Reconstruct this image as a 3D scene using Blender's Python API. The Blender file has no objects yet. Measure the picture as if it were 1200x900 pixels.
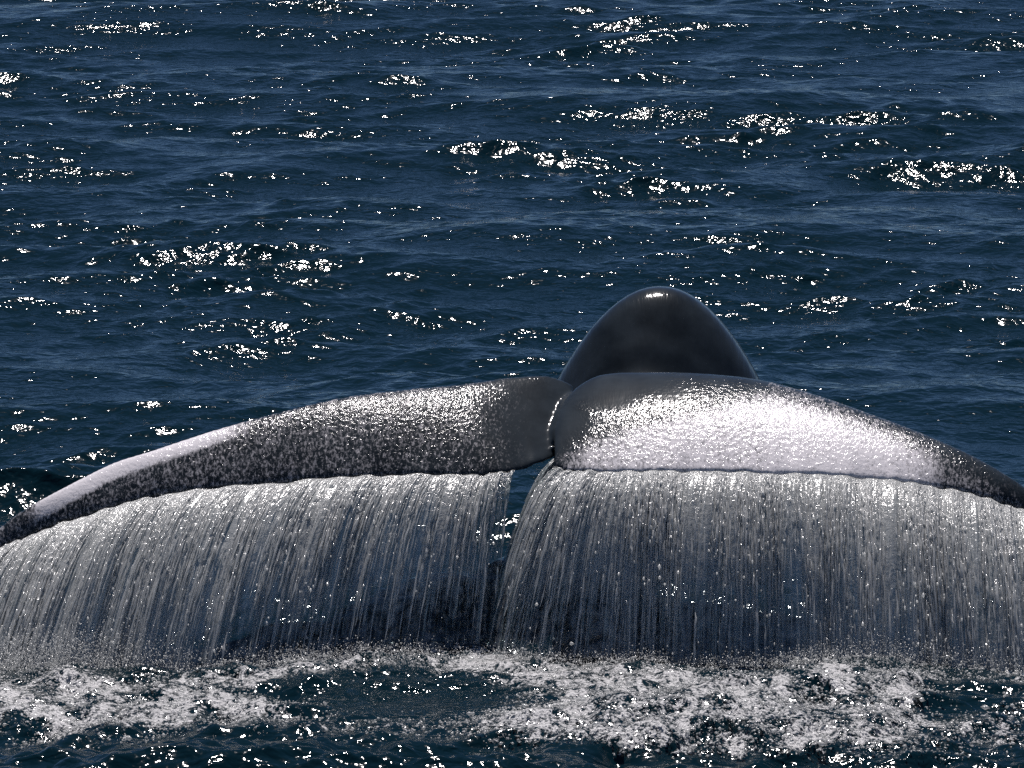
import bpy, math
import numpy as np
from mathutils import Vector

R = math.radians
rng = np.random.default_rng(11)
scene = bpy.context.scene
col = scene.collection

# ------------------------------------------------------------------ camera
CAM_H = 5.4
PITCH = R(9.8)
HFOV = R(12.0)
TAN = math.tan(HFOV / 2)
cam_data = bpy.data.cameras.new('camera')
cam = bpy.data.objects.new('camera', cam_data)
col.objects.link(cam)
cam.location = (0, 0, CAM_H)
cam.rotation_euler = (math.pi / 2 - PITCH, 0, 0)
cam_data.sensor_width = 36
cam_data.angle = HFOV
cam_data.clip_end = 20000
scene.camera = cam

# ------------------------------------------------------------------ light
SUN_EL = R(67)
SUN_AZ = R(2)          # clockwise from +Y, the direction the camera looks in
world = bpy.data.worlds.new('World')
scene.world = world
world.use_nodes = True
wn = world.node_tree
bg = wn.nodes['Background']
sky = wn.nodes.new('ShaderNodeTexSky')
sky.sky_type = 'NISHITA'
sky.sun_disc = False
sky.sun_elevation = SUN_EL
sky.sun_rotation = SUN_AZ
sky.air_density = 0.45
sky.dust_density = 0.0
sky.ozone_density = 6.0
wn.links.new(sky.outputs[0], bg.inputs[0])
bg.inputs[1].default_value = 0.05
sl = bpy.data.lights.new('sun', 'SUN')
sl.energy = 5.0
sl.angle = R(0.53)
sl.color = (1.0, 0.945, 0.925)
sun = bpy.data.objects.new('sun', sl)
col.objects.link(sun)
sdir = Vector((math.sin(SUN_AZ) * math.cos(SUN_EL), math.cos(SUN_AZ) * math.cos(SUN_EL), math.sin(SUN_EL)))
sun.rotation_euler = sdir.to_track_quat('Z', 'Y').to_euler()
sun.location = sdir * 60

scene.view_settings.view_transform = 'Standard'
scene.view_settings.look = 'None'
scene.view_settings.gamma = 1.0
scene.view_settings.use_curve_mapping = False
scene.view_settings.exposure = 0.18
scene.render.engine = 'CYCLES'
scene.cycles.max_bounces = 8
scene.cycles.transparent_max_bounces = 24
scene.cycles.caustics_reflective = False
scene.cycles.caustics_refractive = False
scene.cycles.use_denoising = False
scene.cycles.sample_clamp_indirect = 1.5

# ------------------------------------------------------------------ helpers
FW = np.array([0, math.cos(PITCH), -math.sin(PITCH)])
UP = np.array([0, math.sin(PITCH), math.cos(PITCH)])
RT = np.array([1.0, 0, 0])
CP = np.array([0, 0, CAM_H])

def ray(px, py):
    return FW + RT * ((px - 600) / 600 * TAN) + UP * ((450 - py) / 600 * TAN)

def at_y(px, py, Y):
    d = ray(px, py)
    return CP + d * (Y / d[1])

def at_z(px, py, z=0.0):
    d = ray(px, py)
    return CP + d * ((z - CAM_H) / d[2])

def to_px(P):
    V = P - CP
    f = V @ FW
    return 600 + (V @ RT) / f / TAN * 600, 450 - (V @ UP) / f / TAN * 600

def smooth(a, b, x):
    t = np.clip((x - a) / (b - a), 0, 1)
    return t * t * (3 - 2 * t)

def build(name, V, quads=None, tris=None, mat=None, shade=True):
    me = bpy.data.meshes.new(name)
    V = np.ascontiguousarray(V, dtype=np.float32)
    nq = 0 if quads is None else len(quads)
    nt = 0 if tris is None else len(tris)
    loops, starts, tot = [], [], []
    if nq:
        loops.append(np.asarray(quads).ravel()); tot.append(np.full(nq, 4)); 
    if nt:
        loops.append(np.asarray(tris).ravel()); tot.append(np.full(nt, 3))
    loops = np.concatenate(loops).astype(np.int32)
    tot = np.concatenate(tot)
    st = np.concatenate([[0], np.cumsum(tot)[:-1]]).astype(np.int32)
    me.vertices.add(len(V)); me.vertices.foreach_set('co', V.ravel())
    me.loops.add(len(loops)); me.loops.foreach_set('vertex_index', loops)
    me.polygons.add(nq + nt); me.polygons.foreach_set('loop_start', st)
    me.polygons.foreach_set('use_smooth', np.full(nq + nt, shade))
    me.update(calc_edges=True)
    me.validate()
    o = bpy.data.objects.new(name, me)
    col.objects.link(o)
    if mat: me.materials.append(mat)
    return o

def grid_quads(n, m, wrap=False):
    i, j = np.meshgrid(np.arange(n - 1), np.arange(m if wrap else m - 1), indexing='ij')
    j2 = (j + 1) % m
    return np.stack([i * m + j, i * m + j2, (i + 1) * m + j2, (i + 1) * m + j], -1).reshape(-1, 4)

def tag(o, label=None, cat=None, group=None, kind=None):
    if label: o['label'] = label
    if cat: o['category'] = cat
    if group: o['group'] = group
    if kind: o['kind'] = kind
    return o

class NT:
    """small node-tree writer"""
    def __init__(s, name):
        s.m = bpy.data.materials.new(name); s.m.use_nodes = True
        s.t = s.m.node_tree; s.t.nodes.clear()
        s.out = s.t.nodes.new('ShaderNodeOutputMaterial')
    def n(s, kind, **kw):
        nd = s.t.nodes.new('ShaderNode' + kind)
        for k, v in kw.items():
            if k.startswith('i_'):
                key = k[2:]
                key = int(key) if key.isdigit() else key.replace('_', ' ')
                if hasattr(v, 'is_linked') or isinstance(v, bpy.types.NodeSocket): s.t.links.new(v, nd.inputs[key])
                else: nd.inputs[key].default_value = v
            else: setattr(nd, k, v)
        return nd
    def math(s, op, a, b=0.0, clamp=False):
        return s.n('Math', operation=op, use_clamp=clamp, i_0=a, i_1=b).outputs[0]
    def ramp(s, fac, stops):
        r = s.n('ValToRGB', i_0=fac)
        e = r.color_ramp.elements
        while len(e) < len(stops): e.new(0.5)
        for el, (p, c) in zip(e, stops):
            el.position = p; el.color = c if len(c) == 4 else (*c, 1)
        return r.outputs[0]
    def mapr(s, v, a, b, c=0.0, d=1.0):
        return s.n('MapRange', i_0=v, i_1=a, i_2=b, i_3=c, i_4=d).outputs[0]
    def noise(s, vec, scale, detail=3.0, rough=0.5, dist=0.0):
        return s.n('TexNoise', i_Vector=vec, i_Scale=scale, i_Detail=detail, i_Roughness=rough, i_Distortion=dist).outputs[0]
    def mapping(s, vec, scale=(1, 1, 1), rot=(0, 0, 0)):
        return s.n('Mapping', i_Vector=vec, i_Scale=scale, i_Rotation=rot).outputs[0]
    def surf(s, sh):
        s.t.links.new(sh, s.out.inputs['Surface']); return s.m

# ------------------------------------------------------------------ materials
def mat_ocean():
    t = NT('sea_water')
    pos = t.n('NewGeometry').outputs['Position']
    st = t.mapping(pos, (1.0, 1.15, 1.0))
    n1 = t.noise(st, 8.0, 2.5, 0.55, 0.3)
    n2 = t.noise(st, 34.0, 3, 0.6, 0.2)
    patch = t.mapr(t.noise(pos, 0.55, 2, 0.5), 0.35, 0.65, 0.62, 1.15)
    h = t.math('ADD', t.math('MULTIPLY', n1, 0.034), t.math('MULTIPLY', n2, 0.0011))
    h = t.math('MULTIPLY', h, patch)
    foam = t.n('Attribute', attribute_name='foam').outputs['Fac']
    f1 = t.noise(t.mapping(pos, (1, .7, 1)), 25.0, 4, 0.65, 0.6)
    f2 = t.noise(pos, 55.0, 3, 0.6)
    thr = t.math('ADD', t.math('MULTIPLY', f1, 0.60), t.math('MULTIPLY', f2, 0.40))
    v = t.math('ADD', thr, t.math('MULTIPLY', foam, 0.285))
    gap = t.noise(t.mapping(pos, (.8, .45, 1), (0, 0, R(12))), 5.5, 3, 0.6, 0.8)
    v = t.math('SUBTRACT', v, t.mapr(gap, .42, .62, .0, .15))
    mask = t.mapr(v, 0.69, 0.77)
    mask = t.math('MULTIPLY', mask, t.mapr(foam, 0.05, 0.3))
    bump = t.n('Bump', i_Strength=1.0, i_Distance=1.0, i_Height=h).outputs[0]
    bf = t.n('Bump', i_Strength=1.0, i_Distance=0.05, i_Height=thr).outputs[0]
    water = t.n('BsdfPrincipled', i_Base_Color=(0.0015, 0.0105, 0.016, 1), i_Roughness=0.085, i_IOR=1.333, i_Normal=bump)
    white = t.n('BsdfPrincipled', i_Base_Color=(0.56, 0.56, 0.57, 1), i_Roughness=0.3, i_IOR=1.333, i_Normal=bf)
    mix = t.n('MixShader', i_0=mask, i_1=water.outputs[0], i_2=white.outputs[0])
    return t.surf(mix.outputs[0])

def mat_skin():
    t = NT('wet_whale_skin')
    pos = t.n('NewGeometry').outputs['Position']
    wet = t.n('Attribute', attribute_name='film').outputs['Fac']      # sheet of water running off the tail
    c = t.noise(pos, 5.0, 4, 0.6)
    colr = t.ramp(c, [(0.3, (0.009, 0.013, 0.017)), (0.7, (0.024, 0.032, 0.040))])
    sp = t.noise(pos, 38.0, 2.5, 0.6, 0.4)
    sp2 = t.noise(t.mapping(pos, (2.6, .8, 1.6), (0, 0, R(-28))), 40.0, 2, 0.6)
    h = t.math('ADD', t.math('MULTIPLY', sp, 0.0070), t.math('MULTIPLY', sp2, 0.0030))
    h = t.math('MULTIPLY', h, wet)
    streak = t.noise(t.mapping(pos, (14, 2.5, 1.2)), 3.0, 3, 0.6)
    h = t.math('ADD', h, t.math('MULTIPLY', streak, t.mapr(t.n('SeparateXYZ', i_0=pos).outputs[1], 25.2, 25.5, .0006, .0040)))
    bump = t.n('Bump', i_Strength=1.0, i_Distance=1.0, i_Height=h).outputs[0]
    fw = t.n('Attribute', attribute_name='whitewater_glare').outputs['Fac']   # sun glare put into the fluke's colour, along with aerated water
    w1 = t.noise(t.mapping(pos, (1.7, .7, 1.1), (0, 0, R(-24))), 46.0, 4, 0.7, 0.5)
    w2 = t.noise(t.mapping(pos, (3.2, .35, .6), (0, 0, R(-34))), 9.0, 3, 0.6)
    wv = t.math('ADD', t.math('MULTIPLY', w1, .85), t.math('MULTIPLY', w2, .15))
    wm = t.mapr(t.math('ADD', wv, t.math('MULTIPLY', fw, .36)), 0.56, 0.84)
    wm = t.math('MULTIPLY', wm, t.mapr(fw, .02, .15))
    cm = t.n('MixRGB', i_0=wm, i_1=colr, i_2=(.74, .71, .74, 1)).outputs[0]
    b = t.n('BsdfPrincipled', i_Base_Color=cm, i_Roughness=0.55, i_IOR=1.40, i_Normal=t.n('Bump', i_Strength=1.0, i_Distance=0.4, i_Height=h).outputs[0])
    b.inputs['Specular IOR Level'].default_value = 0.03
    b.inputs['Coat Weight'].default_value = 1.0
    b.inputs['Coat Roughness'].default_value = 0.14
    b.inputs['Coat IOR'].default_value = 1.333
    t.t.links.new(bump, b.inputs['Coat Normal'])
    return t.surf(b.outputs[0])

def mat_strand(name, white=0.8, gloss=0.35):
    t = NT(name)
    pos = t.n('NewGeometry').outputs['Position']
    d = t.n('BsdfDiffuse', i_Color=(white, white, white, 1)).outputs[0]
    tr = t.n('BsdfTranslucent', i_Color=(white, white * 1.0, white * .99, 1)).outputs[0]
    m = t.n('MixShader', i_0=0.62, i_1=d, i_2=tr).outputs[0]
    nz = t.noise(pos, 30.0, 2, 0.5)
    bump = t.n('Bump', i_Strength=1.0, i_Distance=0.02, i_Height=nz).outputs[0]
    g = t.n('BsdfGlossy', i_Color=(1, 1, 1, 1), i_Roughness=0.18, i_Normal=bump).outputs[0]
    tp = t.n('BsdfTransparent', i_Color=(0.9, 0.95, 0.97, 1)).outputs[0]
    m = t.n('MixShader', i_0=gloss * 0.3, i_1=m, i_2=g).outputs[0]
    m = t.n('MixShader', i_0=gloss, i_1=m, i_2=tp).outputs[0]
    return t.surf(m)

def mat_sheet():
    t = NT('thin_water_sheet')
    uv = t.n('Attribute', attribute_name='flow').outputs['Vector']
    st = t.noise(t.mapping(uv, (34, 1.6, 1)), 1.0, 5, 0.66, 0.3)
    br = t.noise(t.mapping(uv, (40, 26, 1)), 1.0, 3, 0.6, 0.5)
    v = t.math('ADD', t.math('MULTIPLY', st, 0.42), t.math('MULTIPLY', br, 0.58))
    dens = t.n('Attribute', attribute_name='amount').outputs['Fac']
    a = t.mapr(t.math('ADD', v, t.math('MULTIPLY', dens, 0.45)), 0.46, 0.82)
    bump = t.n('Bump', i_Strength=1.0, i_Distance=0.014, i_Height=v).outputs[0]
    d = t.n('BsdfDiffuse', i_Color=(.84, .85, .84, 1), i_Normal=bump).outputs[0]
    tr = t.n('BsdfTranslucent', i_Color=(.92, .93, .92, 1)).outputs[0]
    w = t.n('MixShader', i_0=0.7, i_1=d, i_2=tr).outputs[0]
    g = t.n('BsdfGlossy', i_Color=(1, 1, 1, 1), i_Roughness=0.2, i_Normal=bump).outputs[0]
    w = t.n('MixShader', i_0=0.10, i_1=w, i_2=g).outputs[0]
    tp = t.n('BsdfTransparent', i_Color=(0.66, 0.73, 0.74, 1)).outputs[0]
    film = t.n('MixShader', i_0=0.05, i_1=tp, i_2=g).outputs[0]
    m = t.n('MixShader', i_0=t.math('MULTIPLY', a, 0.92), i_1=film, i_2=w).outputs[0]
    return t.surf(m)

# ------------------------------------------------------------------ ocean
def foam_mask(px, py, X):
    """churned white water in front of the tail (positions read off the photograph, turned into places on the sea)"""
    def blob(cx, cy, rx, ry, a=1.0):
        return a * np.exp(-(((px - cx) / rx) ** 2 + ((py - cy) / ry) ** 2))
    f = np.zeros_like(px)
    line = 797 + 14 * np.sin(px / 95.0) - smooth(330, 660, px) * 20
    f += 0.85 * np.exp(-((py - line) / 19) ** 2) * smooth(760, 560, px)
    f += blob(60, 835, 190, 26, .85) + blob(250, 850, 170, 18, .55) + blob(420, 868, 120, 9, .45) + blob(1150, 862, 80, 16, .5)
    f += blob(700, 798, 150, 34, 1.1) + blob(860, 850, 210, 44, 1.35) + blob(760, 866, 150, 32, 1.15)
    f += blob(1020, 815, 130, 42, 1.2) + blob(990, 872, 190, 30, 1.0) + blob(700, 872, 150, 26, .8) + blob(160, 812, 200, 26, .5) + blob(1180, 790, 60, 18, .6) + blob(640, 880, 120, 12, .5)
    f += .45 * np.exp(-((py - 826 - px * .03) / 14) ** 2) * smooth(420, 300, px)
    f -= blob(520, 832, 120, 22, .9) + blob(885, 798, 62, 20, 1.0) + blob(1120, 838, 52, 40, 1.0) + blob(330, 815, 60, 9, .6)
    f -= smooth(890, 912, py) * .5
    return np.clip(f, 0, 1)

def make_ocean():
    # one sheet to the horizon: fine spacing where the chop can be seen, coarse beyond
    def seq(a, b, h0, h1):
        out = [a]
        while out[-1] < b:
            k = (out[-1] - a) / (b - a)
            out.append(out[-1] + h0 + (h1 - h0) * k)
        return out
    xp = seq(0, 3.1, .024, .024)
    xp += seq(xp[-1] + .03, 14.0, .032, .08)
    g = xp[-1]; st = .085
    while g < 9000:
        st *= 1.16; g += st; xp.append(g)
    xs = np.array([-v for v in xp[:0:-1]] + xp)
    yp = seq(20.0, 25.0, .018, .022)
    yp += seq(yp[-1] + .025, 85.0, .026, .11)
    g = yp[-1]; st = .12
    while g < 12000:
        st *= 1.12; g += st; yp.append(g)
    low = []; g = 20.0; st = .03
    while g > -400:
        st *= 1.16; g -= st; low.append(g)
    ys = np.array(low[::-1] + yp)
    X, Y = np.meshgrid(xs, ys)
    n, m = X.shape
    dx = np.gradient(xs); dy = np.gradient(ys)
    Z = np.zeros_like(X); DX = np.zeros_like(X); DY = np.zeros_like(X)
    # slow modulation: gusts roughen some patches and leave others slick
    mod = np.zeros_like(X)
    for k in range(9):
        L = rng.uniform(2.2, 9.0); th = rng.uniform(0, 2 * math.pi)
        mod += np.sin((X * math.cos(th) + Y * math.sin(th) * .8) * 2 * math.pi / L + rng.uniform(0, 6.3))
    mod = np.clip(1.0 + 0.16 * mod, 0.5, 1.6)
    lams = np.exp(np.linspace(math.log(0.13), math.log(9.0), 120))
    for lam in lams:
        lam *= rng.uniform(.95, 1.05)
        k = 2 * math.pi / lam
        spread = 0.38 + 0.35 * (lam < .5)
        th = -math.pi / 2 + rng.normal(0, spread) + 0.12
        kx, ky = math.cos(th), math.sin(th)
        slope = 0.030 if lam < 1.2 else 0.031 if lam < 3 else 0.012
        a = slope / k * rng.uniform(.6, 1.4)
        sel_c = np.where(lam / dx > 2.6)[0]; sel_r = np.where(lam / dy > 2.6)[0]
        if len(sel_c) == 0 or len(sel_r) == 0: continue
        c0, c1, r0, r1 = sel_c[0], sel_c[-1] + 1, sel_r[0], sel_r[-1] + 1
        fade = smooth(2.6, 4.5, lam / dx[c0:c1])[None, :] * smooth(2.6, 4.5, lam / dy[r0:r1])[:, None]
        ph = ((X[r0:r1, c0:c1] * kx + Y[r0:r1, c0:c1] * ky) * k + rng.uniform(0, 6.3)).astype(np.float32)
        A = (a * fade).astype(np.float32)
        if lam < 1.4: A = A * mod[r0:r1, c0:c1].astype(np.float32)
        Z[r0:r1, c0:c1] += A * np.cos(ph)
        s = np.sin(ph) * A * 0.75
        DX[r0:r1, c0:c1] -= s * kx; DY[r0:r1, c0:c1] -= s * ky
    # churn round the tail
    P = np.stack([X.ravel(), Y.ravel(), np.zeros(X.size)], -1)
    near = ((Y > 19) & (Y < 26) & (np.abs(X) < 4)).ravel()
    foam = np.zeros(X.size)
    px, py = to_px(P[near])
    foam[near] = foam_mask(px, py - 0, P[near, 0])
    fm = foam.reshape(n, m)
    ii = np.where((ys > 20) & (ys < 25.4))[0]; jj = np.where(np.abs(xs) < 3.8)[0]
    sl_ = np.s_[ii[0]:ii[-1] + 1, jj[0]:jj[-1] + 1]
    C = np.zeros_like(X[sl_])
    for k in range(70):
        lam = math.exp(rng.uniform(math.log(.07), math.log(.55)))
        kk = 2 * math.pi / lam; th = rng.uniform(0, 2 * math.pi)
        C += 0.075 / kk * np.cos((X[sl_] * math.cos(th) + Y[sl_] * math.sin(th)) * kk + rng.uniform(0, 6.3))
    mm = .45 * np.exp(-((Y[sl_] - 23.9) / .5) ** 2) * (np.abs(X[sl_]) < 9) * np.exp(-(np.abs(X[sl_]) / 2.3) ** 4)
    pxc, pyc = to_px(np.stack([X[sl_].ravel(), Y[sl_].ravel(), 0 * X[sl_].ravel()], -1))
    calm = np.exp(-((pxc - 520) / 130) ** 2 - ((pyc - 836) / 22) ** 2) + .6 * np.exp(-((pxc - 250) / 200) ** 2 - ((pyc - 885) / 14) ** 2)
    bb = (.78 * smooth(770, 792, pyc) * smooth(20.05, 20.5, Y[sl_].ravel()) * (1 - np.clip(calm, 0, .9))).reshape(C.shape)
    bb *= smooth(3.8, 3.0, np.abs(X[sl_]))
    Z[sl_] += np.maximum(np.maximum(fm[sl_] * .9, mm), bb) * C + fm[sl_] * .03
    # the tail pushes up a low mound behind the white water
    Xc = np.where(X < 0, X / 1.45, X / 1.75)
    md = .34 * np.exp(-((Y - 24.15 - .12 * np.sin(X * 2.1)) / .46) ** 2) * np.exp(-(np.abs(Xc - .05) / 1.0) ** 4) * (1 + .18 * np.sin(X * 3.7 + 1) + .1 * np.sin(X * 8.3))
    Z += md
    V = np.stack([X + DX, Y + DY, Z], -1).reshape(-1, 3)
    o = build('ocean', V, quads=grid_quads(n, m), mat=mat_ocean())
    at = o.data.attributes.new('foam', 'FLOAT', 'POINT')
    at.data.foreach_set('value', foam.astype(np.float32))
    tag(o, 'dark blue choppy sea with sun glitter around the whale tail', 'sea', kind='structure')
    return o, xs, ys, V.reshape(n, m, 3)

ocean, OXS, OYS, OV = make_ocean()

def sea_z(x, y):
    j = np.clip(np.searchsorted(OXS, x), 0, len(OXS) - 1); i = np.clip(np.searchsorted(OYS, y), 0, len(OYS) - 1)
    return OV[i, j, 2]

# ------------------------------------------------------------------ whale
# outline of each fluke: leading edge and trailing edge, inner end to tip; pitch of the section towards the stern
LEFT = dict(camber=.0,
    lead=[(672, 452), (640, 441), (600, 443), (540, 452), (470, 459), (400, 468), (330, 484), (250, 506), (180, 529), (130, 545), (60, 580), (20, 603), (-4, 622), (-18, 636)],
    trail=[(672, 528), (648, 537), (620, 548), (590, 555), (550, 558), (470, 558), (400, 561), (300, 569), (205, 579), (145, 592), (85, 611), (40, 627), (5, 642), (-18, 651)],
    ty=[23.85, 23.75, 23.66, 23.6, 23.58, 23.56, 23.55, 23.55, 23.57, 23.6, 23.63, 23.66, 23.69, 23.72],
    pitch=[31, 32, 33, 35, 38, 40, 41, 41, 41, 41, 41, 41, 41, 41],
    th=[.03, .045, .07, .12, .15, .14, .125, .11, .09, .075, .06, .05, .04, .03])
RIGHT = dict(camber=.045,
    lead=[(648, 500), (662, 468), (700, 442), (760, 439), (820, 441), (888, 448), (950, 464), (1020, 488), (1080, 510), (1140, 536), (1195, 568), (1225, 595), (1246, 624), (1252, 634)],
    trail=[(650, 548), (668, 553), (700, 554), (760, 554), (820, 554), (890, 556), (960, 558), (1030, 563), (1085, 570), (1140, 581), (1190, 596), (1220, 612), (1242, 628), (1252, 637)],
    ty=[23.62, 23.58, 23.55, 23.53, 23.52, 23.52, 23.53, 23.55, 23.57, 23.6, 23.64, 23.67, 23.7, 23.72],
    pitch=[26, 26, 25, 24, 24, 24, 25, 27, 31, 36, 40, 42, 42, 42],
    th=[.02, .035, .07, .13, .16, .15, .135, .115, .095, .075, .06, .05, .04, .03])

def resample(arr, n):
    arr = np.asarray(arr, float)
    if arr.ndim == 1: arr = arr[:, None]
    x = np.linspace(0, 1, len(arr)); q = np.linspace(0, 1, n)
    # Catmull-Rom
    out = np.zeros((n, arr.shape[1]))
    f = q * (len(arr) - 1); i = np.clip(f.astype(int), 0, len(arr) - 2); t = (f - i)[:, None]
    g = lambda k: arr[np.clip(k, 0, len(arr) - 1)]
    p0, p1, p2, p3 = g(i - 1), g(i), g(i + 1), g(i + 2)
    out = .5 * (2 * p1 + (p2 - p0) * t + (2 * p0 - 5 * p1 + 4 * p2 - p3) * t ** 2 + (3 * p1 - p0 - 3 * p2 + p3) * t ** 3)
    return out

DEP = R(12.0)
def fluke(D, n=150, m=22):
    ld, tr = resample(D['lead'], n), resample(D['trail'], n)
    ty, pt, th = resample(D['ty'], n)[:, 0], np.radians(resample(D['pitch'], n)[:, 0]), resample(D['th'], n)[:, 0]
    ty = ty + .25
    q = np.arange(n); wav = .006 * np.sin(q * .55) * np.sin(q * .17 + 1) + .004 * np.sin(q * 1.3)
    V = []; T = []; W = 2 * m
    for k in range(n):
        Tp = at_y(tr[k, 0], tr[k, 1], ty[k])
        Lp0 = at_y(ld[k, 0], ld[k, 1], ty[k])
        rise = (Lp0[2] - Tp[2])
        # chord so that a section pitched by pt reaches the leading edge seen in the photograph
        c = rise * math.cos(DEP) / (math.cos(pt[k]) * math.sin(DEP) + math.sin(pt[k]) * math.cos(DEP))
        Lp = at_y(ld[k, 0], ld[k, 1], ty[k] + max(c, .02) * math.cos(pt[k]))
        ch = Tp - Lp; cl = np.linalg.norm(ch)
        nrm = np.array([0, ch[2], -ch[1]]); nrm /= np.linalg.norm(nrm)
        ring = []
        for a in range(W):
            w = a / W * 2 * math.pi
            t = .5 - .5 * math.cos(w)                       # 0 at leading edge, 1 at trailing edge
            y = th[k] * (1.6 * math.sqrt(max(t, 0)) * (1 - t) + .09 * math.sin(w) ** 2 ** .5) * .62
            yc = .010 if t < .999 else 0
            s = 1 if w < math.pi else -1
            up_f = .8 if s > 0 else 1.0
            ring.append(Lp + ch * t + np.array([0, -.6, 1]) * wav[k] * t ** 8 + nrm * (s * (y * up_f + yc) + D['camber'] * cl * 4 * t * (1 - t)))
        V.append(ring); T.append(Tp + np.array([0, -.6, 1]) * wav[k])
    V = np.array(V)
    caps = np.array([V[0].mean(0), V[-1].mean(0)])
    VV = np.concatenate([V.reshape(-1, 3), caps])
    q = grid_quads(n, W, wrap=True)
    a = np.arange(W); b = (a + 1) % W
    t0 = np.stack([np.full(W, n * W), b, a], -1)
    t1 = np.stack([np.full(W, n * W + 1), (n - 1) * W + a, (n - 1) * W + b], -1)
    return VV, q, np.concatenate([t0, t1]), np.array(T)

def peduncle():
    # (Y, centre px, top py or None, top z or None, half width, half height)
    S = [(29.6, 850, None, -1.9, .75, .80), (28.7, 832, None, -1.0, .70, .76), (27.8, 812, None, .0, .62, .70), (27.1, 797, None, .75, .57, .66),
         (26.5, 784, None, 1.20, .53, .62), (26.2, 778, None, 1.38, .575, .62), (25.92, 773, 335, None, .59, .60), (25.74, 769, 348, None, .58, .57),
         (25.56, 762, 398, None, .54, .50), (25.38, 754, 445, None, .46, .38), (25.0, 740, 452, None, .37, .29), (24.65, 724, 458, None, .29, .20), (24.38, 704, 474, None, .20, .14),
         (24.16, 682, 500, None, .11, .09), (24.03, 666, 526, None, .05, .05)]
    rows = []
    for Y, cx, py, z, a, b in S:
        top = at_y(cx, py, Y) if py is not None else np.array([at_y(cx, 400, Y)[0], Y, z])
        rows.append([top[0], Y, top[2] - b, a, b])
    r = resample(rows, 120)
    W = 48; V = []
    for x, y, z, a, b in r:
        for k in range(W):
            w = 2 * math.pi * k / W
            cs, sn = math.cos(w), math.sin(w)
            hx = math.sqrt(max(0, 1 - sn)) if sn > 0 else abs(cs)
            V.append([x + a * math.copysign(hx, cs), y, z + b * sn])
    n = len(r); V = np.array(V)
    VV = np.concatenate([V, [V[:W].mean(0), V[-W:].mean(0)]])
    a = np.arange(W); b = (a + 1) % W
    t0 = np.stack([np.full(W, n * W), a, b], -1); t1 = np.stack([np.full(W, n * W + 1), (n - 1) * W + b, (n - 1) * W + a], -1)
    return VV, grid_quads(n, W, wrap=True), np.concatenate([t0, t1])

def make_whale():
    LV, LQ, LT, Ltr = fluke(LEFT)
    RV, RQ, RTi, Rtr = fluke(RIGHT)
    PV, PQ, PT = peduncle()
    o1, o2 = len(LV), len(LV) + len(RV)
    tmp = build('tmp', np.concatenate([LV, RV, PV]), quads=np.concatenate([LQ, RQ + o1, PQ + o2]), tris=np.concatenate([LT, RTi + o1, PT + o2]))
    md = tmp.modifiers.new('r', 'REMESH'); md.mode = 'VOXEL'; md.voxel_size = 0.0125; md.use_smooth_shade = True
    sm = tmp.modifiers.new('s', 'SMOOTH'); sm.factor = 0.5; sm.iterations = 12
    dg = bpy.context.evaluated_depsgraph_get()
    me = bpy.data.meshes.new_from_object(tmp.evaluated_get(dg))
    bpy.data.objects.remove(tmp)
    me.name = 'whale'
    o = bpy.data.objects.new('whale', me); col.objects.link(o)
    me.materials.clear(); me.materials.append(mat_skin())
    me.polygons.foreach_set('use_smooth', np.ones(len(me.polygons), bool))
    co = np.zeros(len(me.vertices) * 3, np.float32); me.vertices.foreach_get('co', co); co = co.reshape(-1, 3)
    px, py = to_px(co.astype(float))
    # where water still runs over the skin: the outer flukes, not the smooth stock and its root
    d = np.minimum(np.hypot((px - 628) / 70, (py - 490) / 72), np.hypot((px - 712) / 105, (py - 452) / 36))
    film = smooth(.25, 1.55, d + .22 * np.sin(px / 13.0) * np.sin(py / 9.0)) * smooth(25.3, 24.9, co[:, 1])
    film = np.clip(film, .02, 1)
    at = me.attributes.new('film', 'FLOAT', 'POINT'); at.data.foreach_set('value', film.astype(np.float32))
    water_glare = np.zeros(len(co))
    upf = smooth(.2, 1.0, film)
    rgt = np.interp(px, [640, 660, 690, 760, 1040, 1085, 1110, 1180, 1250], [0, .40, .75, 1, 1, .8, .32, .25, .25])  # right fluke: sun highlight painted white, mixed with aerated water
    lead = np.interp(px, [640, 700, 888, 950, 1020, 1080, 1140, 1195, 1250], [512, 482, 452, 466, 490, 514, 543, 578, 634])
    rgt *= smooth(-4, 30, py - lead + 22 * np.interp(px, [700, 760, 880], [-.9, -.5, 0])) * .85 + .15 * (px > 900)
    lft = np.interp(px, [-20, 60, 140, 200, 400, 560, 600, 640], [.22, .20, .20, .24, .20, .14, .05, 0])  # left fluke: sparkle painted as white grains, with spots of foam
    llead = np.interp(px, [-14, 20, 60, 130, 180, 250, 330, 400], [640, 610, 586, 548, 529, 506, 484, 468])
    lft = np.maximum(lft, 1.15 * smooth(21, 9, py - llead) * smooth(330, 230, px) * smooth(20, 60, px))  # leading-edge highlight painted as a white rim
    water_glare = np.where(px > 648, rgt, lft) * smooth(25.0, 24.7, co[:, 1])
    at = me.attributes.new('whitewater_glare', 'FLOAT', 'POINT'); at.data.foreach_set('value', water_glare.astype(np.float32))
    tag(o, 'dark wet whale tail with both flukes raised as it dives', 'whale')
    return o, Ltr, Rtr

whale, LEDGE, REDGE = make_whale()

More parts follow.
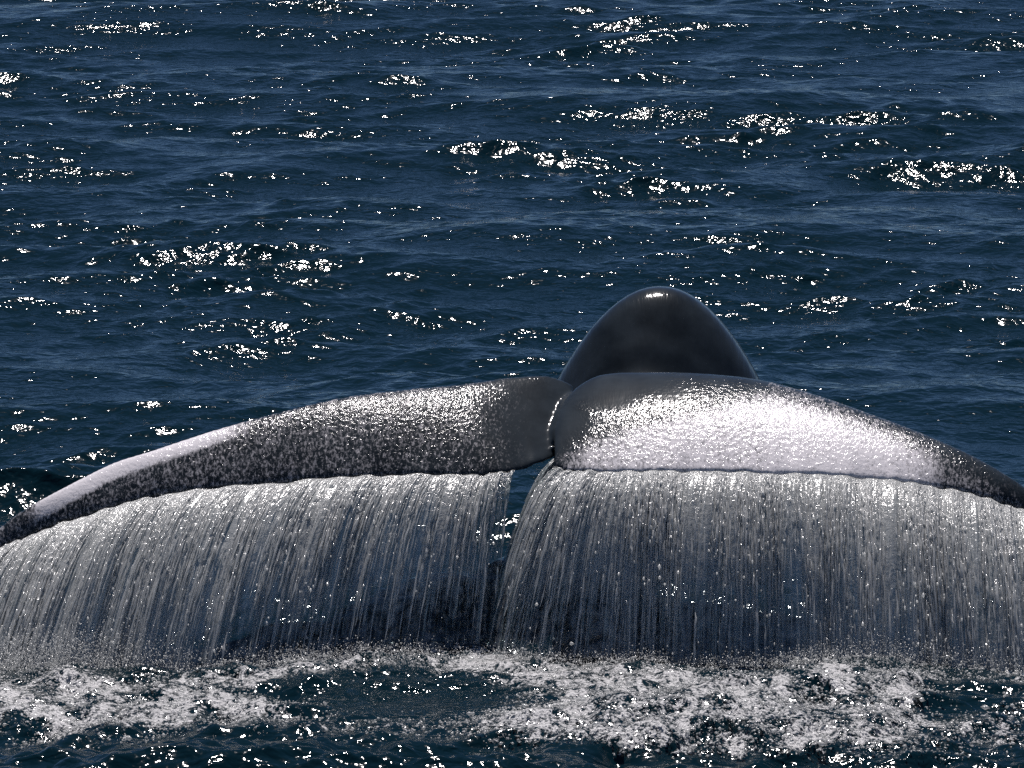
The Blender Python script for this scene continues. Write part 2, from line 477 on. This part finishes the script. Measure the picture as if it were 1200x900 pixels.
# ------------------------------------------------------------------ falling water
G = 9.81
def flow_params(px):
    """sideways and stern-ward speed of the water leaving the trailing edge, and how much of it there is, by place along the edge"""
    vx = np.interp(px, [-20, 100, 300, 480, 580, 640, 655, 700, 760, 900, 1100, 1260], [-.9, -.95, -.8, -.70, -.30, -.25, -.95, -.50, -.18, -.04, .0, .1])
    vo = np.interp(px, [-20, 150, 400, 550, 640, 660, 760, 900, 1100, 1260], [1.6, 1.75, 1.5, 1.15, 1.0, 1.15, 1.2, 1.35, 1.75, 1.7])
    den = np.interp(px, [-20, 20, 120, 470, 520, 560, 590, 606, 652, 660, 700, 1000, 1150, 1215, 1250], [.15, .8, 1, 1, .85, .65, .35, .0, .0, .9, 1, 1, .95, .7, .1])
    return vx, vo, den

def wobble(u, t, s):
    return (np.sin(u * 31 + s) * .5 + np.sin(u * 83 + 2.1 * s + 3 * t) * .35 + np.sin(u * 190 + 5 * t + s) * .25)

def comb(u, seed):
    """uneven supply along the edge: the sheet breaks into ropes with gaps between"""
    r = np.random.default_rng(seed); c = 0 * u
    for f in (6, 11, 19, 34, 58, 95, 160, 260):
        c = c + np.sin(u * f * 2.5 * r.uniform(.8, 1.2) + r.uniform(0, 6.3)) * (1.0 if f > 15 else .6)
    return smooth(-2.2, 2.4, c)

def thin(px, s):
    """how the curtain thins on its way down: most in the middle, least towards the tips"""
    k = np.interp(px, [0, 230, 330, 640, 660, 720, 900, 960, 1250], [.10, .30, .95, 1.0, .85, .80, .72, .20, .20])
    s0 = np.interp(px, [0, 230, 400, 640, 700, 900], [.76, .72, .62, .56, .56, .58])
    return 1 - k * smooth(s0, s0 + .32, s)

def traj(u, E, t, jit):
    """position at time t of the water that left the edge at u"""
    f = u * (len(E) - 1); i = np.clip(f.astype(int), 0, len(E) - 2); fr = (f - i)[..., None]
    p = E[i] * (1 - fr) + E[i + 1] * fr
    px, _ = to_px(p)
    vx, vo, den = flow_params(px)
    vx = vx + .05 * wobble(u, 0 * t, 1.3) + jit[0]
    vo = vo * (1 + .10 * wobble(u, 0 * t, 4.2)) + jit[1]
    pt = R(10)
    X = p[..., 0] + vx * t
    Y = p[..., 1] - vo * math.cos(pt) * t
    Z = p[..., 2] - vo * math.sin(pt) * t - .5 * G * t * t + .008
    return np.stack([X, Y, Z], -1), den, px

def fall_time(u, E):
    p = traj(u, E, np.zeros_like(u), (0, 0))[0]
    vz = 1.5 * math.sin(R(10))
    return (-vz + np.sqrt(vz * vz + 2 * G * np.maximum(p[..., 2] + .02, .02))) / G

def make_fall(E, name, label, nstr, ndrop, seed):
    r = np.random.default_rng(seed)
    # thin broken sheet
    nu, nv = 1300, 48
    u = np.linspace(0, 1, nu)[:, None] * np.ones((1, nv)); T = fall_time(u[:, 0], E)[:, None]
    s = np.linspace(0, 1, nv)[None, :] * np.ones((nu, 1))
    P, den, px = traj(u, E, s * T, (0, 0))
    rip = .012 * wobble(u * 1.7, s, .4) * smooth(0, .3, s) + .016 * (comb(u * 1.9 + .02 * s, seed + 7) - .5) * smooth(0, .25, s) + r.normal(0, .0012, u.shape)
    P[..., 1] += rip
    keep = den > 0.04
    q = grid_quads(nu, nv)
    q = q[keep.ravel()[q].all(1)]
    sh = build(name, P.reshape(-1, 3), quads=q, mat=MAT_SHEET)
    a = sh.data.attributes.new('flow', 'FLOAT_VECTOR', 'POINT')
    L = np.linalg.norm(np.diff(E, axis=0), axis=1).sum()
    a.data.foreach_set('vector', np.stack([u * L, s, 0 * u + seed], -1).astype(np.float32).ravel())
    dd = den * (1.0 - .12 * s) * thin(px, s) * (.80 + .36 * comb(u, seed))
    a = sh.data.attributes.new('amount', 'FLOAT', 'POINT'); a.data.foreach_set('value', dd.astype(np.float32).ravel())
    tag(sh, label, 'falling water', kind='stuff')
    # strands
    K = 9
    u = r.random(nstr * 5); _, den, px = traj(u, E, 0 * u, (0, 0))
    clump = comb(u, seed)
    u = u[r.random(len(u)) < den * (.12 + .88 * clump)][:nstr]
    n = len(u)
    a0 = r.beta(.9, 1.2, n) * .92; ln = r.uniform(.10, .45, n)
    a0[r.random(n) < .22] = 0
    k = r.random(n) < thin(to_px(traj(u, E, 0 * u, (0, 0))[0])[0], a0 + ln * .5)
    u, a0, ln = u[k], a0[k], ln[k]; n = len(u); a1 = np.minimum(a0 + ln, 1.0)
    Tf = fall_time(u, E)
    tt = (a0[:, None] + (a1 - a0)[:, None] * np.linspace(0, 1, K)[None, :]) * Tf[:, None]
    j = (r.normal(0, .022, n)[:, None], r.normal(0, .05, n)[:, None])
    uu = u[:, None] * np.ones((1, K))
    C, _, _ = traj(uu, E, tt, j)
    C[..., 0] += r.normal(0, .0016, C.shape[:2]); C[..., 1] += r.normal(0, .004, C.shape[:2])
    rad = r.lognormal(math.log(.0034), .45, n)[:, None] * (1 + .45 * r.normal(0, 1, (n, K))).clip(.25, 2.2)
    rad *= np.sin(np.linspace(.12, math.pi - .12, K))[None, :] ** .6
    rad = rad.clip(.0006, .010)
    w = np.arange(3) * 2 * math.pi / 3
    ring = C[:, :, None, :] + rad[:, :, None, None] * np.stack([np.cos(w), np.sin(w), 0 * w], -1)[None, None]
    base = (np.arange(n) * K * 3)[:, None]
    q = (base[:, None] + grid_quads(K, 3, wrap=True)[None].reshape(1, -1, 4).transpose(0, 1, 2).reshape(1, -1)[:, :].reshape(1, -1)[None].reshape(1, 1, -1)).reshape(-1, 4)
    so = build('water_strands', ring.reshape(-1, 3), quads=q, mat=MAT_STRAND)
    so.parent = sh; so['kind'] = 'stuff'
    # drops
    u = r.random(ndrop * 3); _, den, px = traj(u, E, 0 * u, (0, 0))
    u = u[r.random(len(u)) < den][:ndrop]; n = len(u)
    sr = np.sqrt(r.random(n))
    k = (r.random(n) < thin(to_px(traj(u, E, 0 * u, (0, 0))[0])[0], sr)) & (r.random(n) < .2 + .8 * comb(u, seed))
    u, sr = u[k], sr[k]; n = len(u)
    t = sr * fall_time(u, E)
    C, _, _ = traj(u, E, t, (r.normal(0, .05, n), r.normal(0, .12, n)))
    C += r.normal(0, .004, C.shape)
    rad = r.lognormal(math.log(.0032), .45, n).clip(.0012, .0075)
    do = drops('water_drops', C, rad, MAT_DROP, stretch=(1, 1, 1.5), r=r)
    do.parent = sh; do['kind'] = 'stuff'
    return sh

OCT = np.array([[1, 0, 0], [-1, 0, 0], [0, 1, 0], [0, -1, 0], [0, 0, 1], [0, 0, -1]], float)
OCTF = np.array([[0, 2, 4], [2, 1, 4], [1, 3, 4], [3, 0, 4], [2, 0, 5], [1, 2, 5], [3, 1, 5], [0, 3, 5]])
def drops(name, C, rad, mat, stretch=(1, 1, 1), r=rng):
    n = len(C)
    B = OCT[None] * np.array(stretch)[None, None] * (1 + .35 * r.normal(0, 1, (n, 6, 1))).clip(.4, 2)
    th = r.uniform(0, 6.3, n); c, s = np.cos(th)[:, None], np.sin(th)[:, None]
    Bx = B[..., 0] * c - B[..., 1] * s; By = B[..., 0] * s + B[..., 1] * c
    V = C[:, None, :] + rad[:, None, None] * np.stack([Bx, By, B[..., 2]], -1)
    F = (np.arange(n) * 6)[:, None, None] + OCTF[None]
    return build(name, V.reshape(-1, 3), tris=F.reshape(-1, 3), mat=mat)

MAT_SHEET = mat_sheet()
MAT_STRAND = mat_strand('falling_strands', .93, .22)
MAT_DROP = mat_strand('water_drops', .92, .2)
MAT_FOAM = mat_strand('foam_flecks', .72, .2)

make_fall(LEDGE, 'falling_water', 'curtain of slanting grey water streaming off the speckled drooping fluke', 7000, 3000, 3)
make_fall(REDGE, 'falling_water', 'curtain of upright water strands pouring off the bright sunlit fluke', 8000, 3800, 4)

# ------------------------------------------------------------------ foam flecks thrown up where the water lands
def make_foam():
    r = np.random.default_rng(9)
    n = 45000
    px = r.uniform(-60, 1260, n); py = r.uniform(752, 900, n)
    f = foam_mask(px, py, None)
    k = r.random(n) < f * .8
    px, py = px[k], py[k]
    d = FW[None] + RT[None] * ((px - 600) / 600 * TAN)[:, None] + UP[None] * ((450 - py) / 600 * TAN)[:, None]
    G0 = CP[None] + d * ((0 - CAM_H) / d[:, 2])[:, None]
    z = sea_z(G0[:, 0], G0[:, 1])
    hop = r.exponential(.012, len(px)) * (r.random(len(px)) < .35)
    C = np.stack([G0[:, 0], G0[:, 1], z + .002 + hop], -1)
    rad = r.lognormal(math.log(.0030), .5, len(px)).clip(.002, .016)
    o = drops('foam', C, rad, MAT_FOAM, stretch=(1.6, 1.3, .8), r=r)
    tag(o, 'white churned foam on the sea in front of the whale tail', 'foam', kind='stuff')
make_foam()

def make_spray():
    # fine spray hanging where the far end of the curtain lands
    r = np.random.default_rng(21)
    n = 30000
    x = np.where(r.random(n) < .35, r.normal(-2.15, .5, n), r.uniform(-2.8, 2.8, n)); y = 23.2 + .1 * np.sin(x * 3) + r.normal(0, .13, n)
    z = sea_z(x, y) + np.abs(r.normal(0, 1, n)) * (.03 + .06 * np.exp(-((x + 2.2) / .8) ** 2) + .03 * np.exp(-((x - 2.2) / .7) ** 2))
    rad = r.lognormal(math.log(.0019), .4, n).clip(.0008, .005)
    o = drops('spray', np.stack([x, y, z], -1), rad, MAT_FOAM, r=r)
    tag(o, 'pale mist of fine spray where the falling curtains meet the sea', 'spray', kind='stuff')
make_spray()
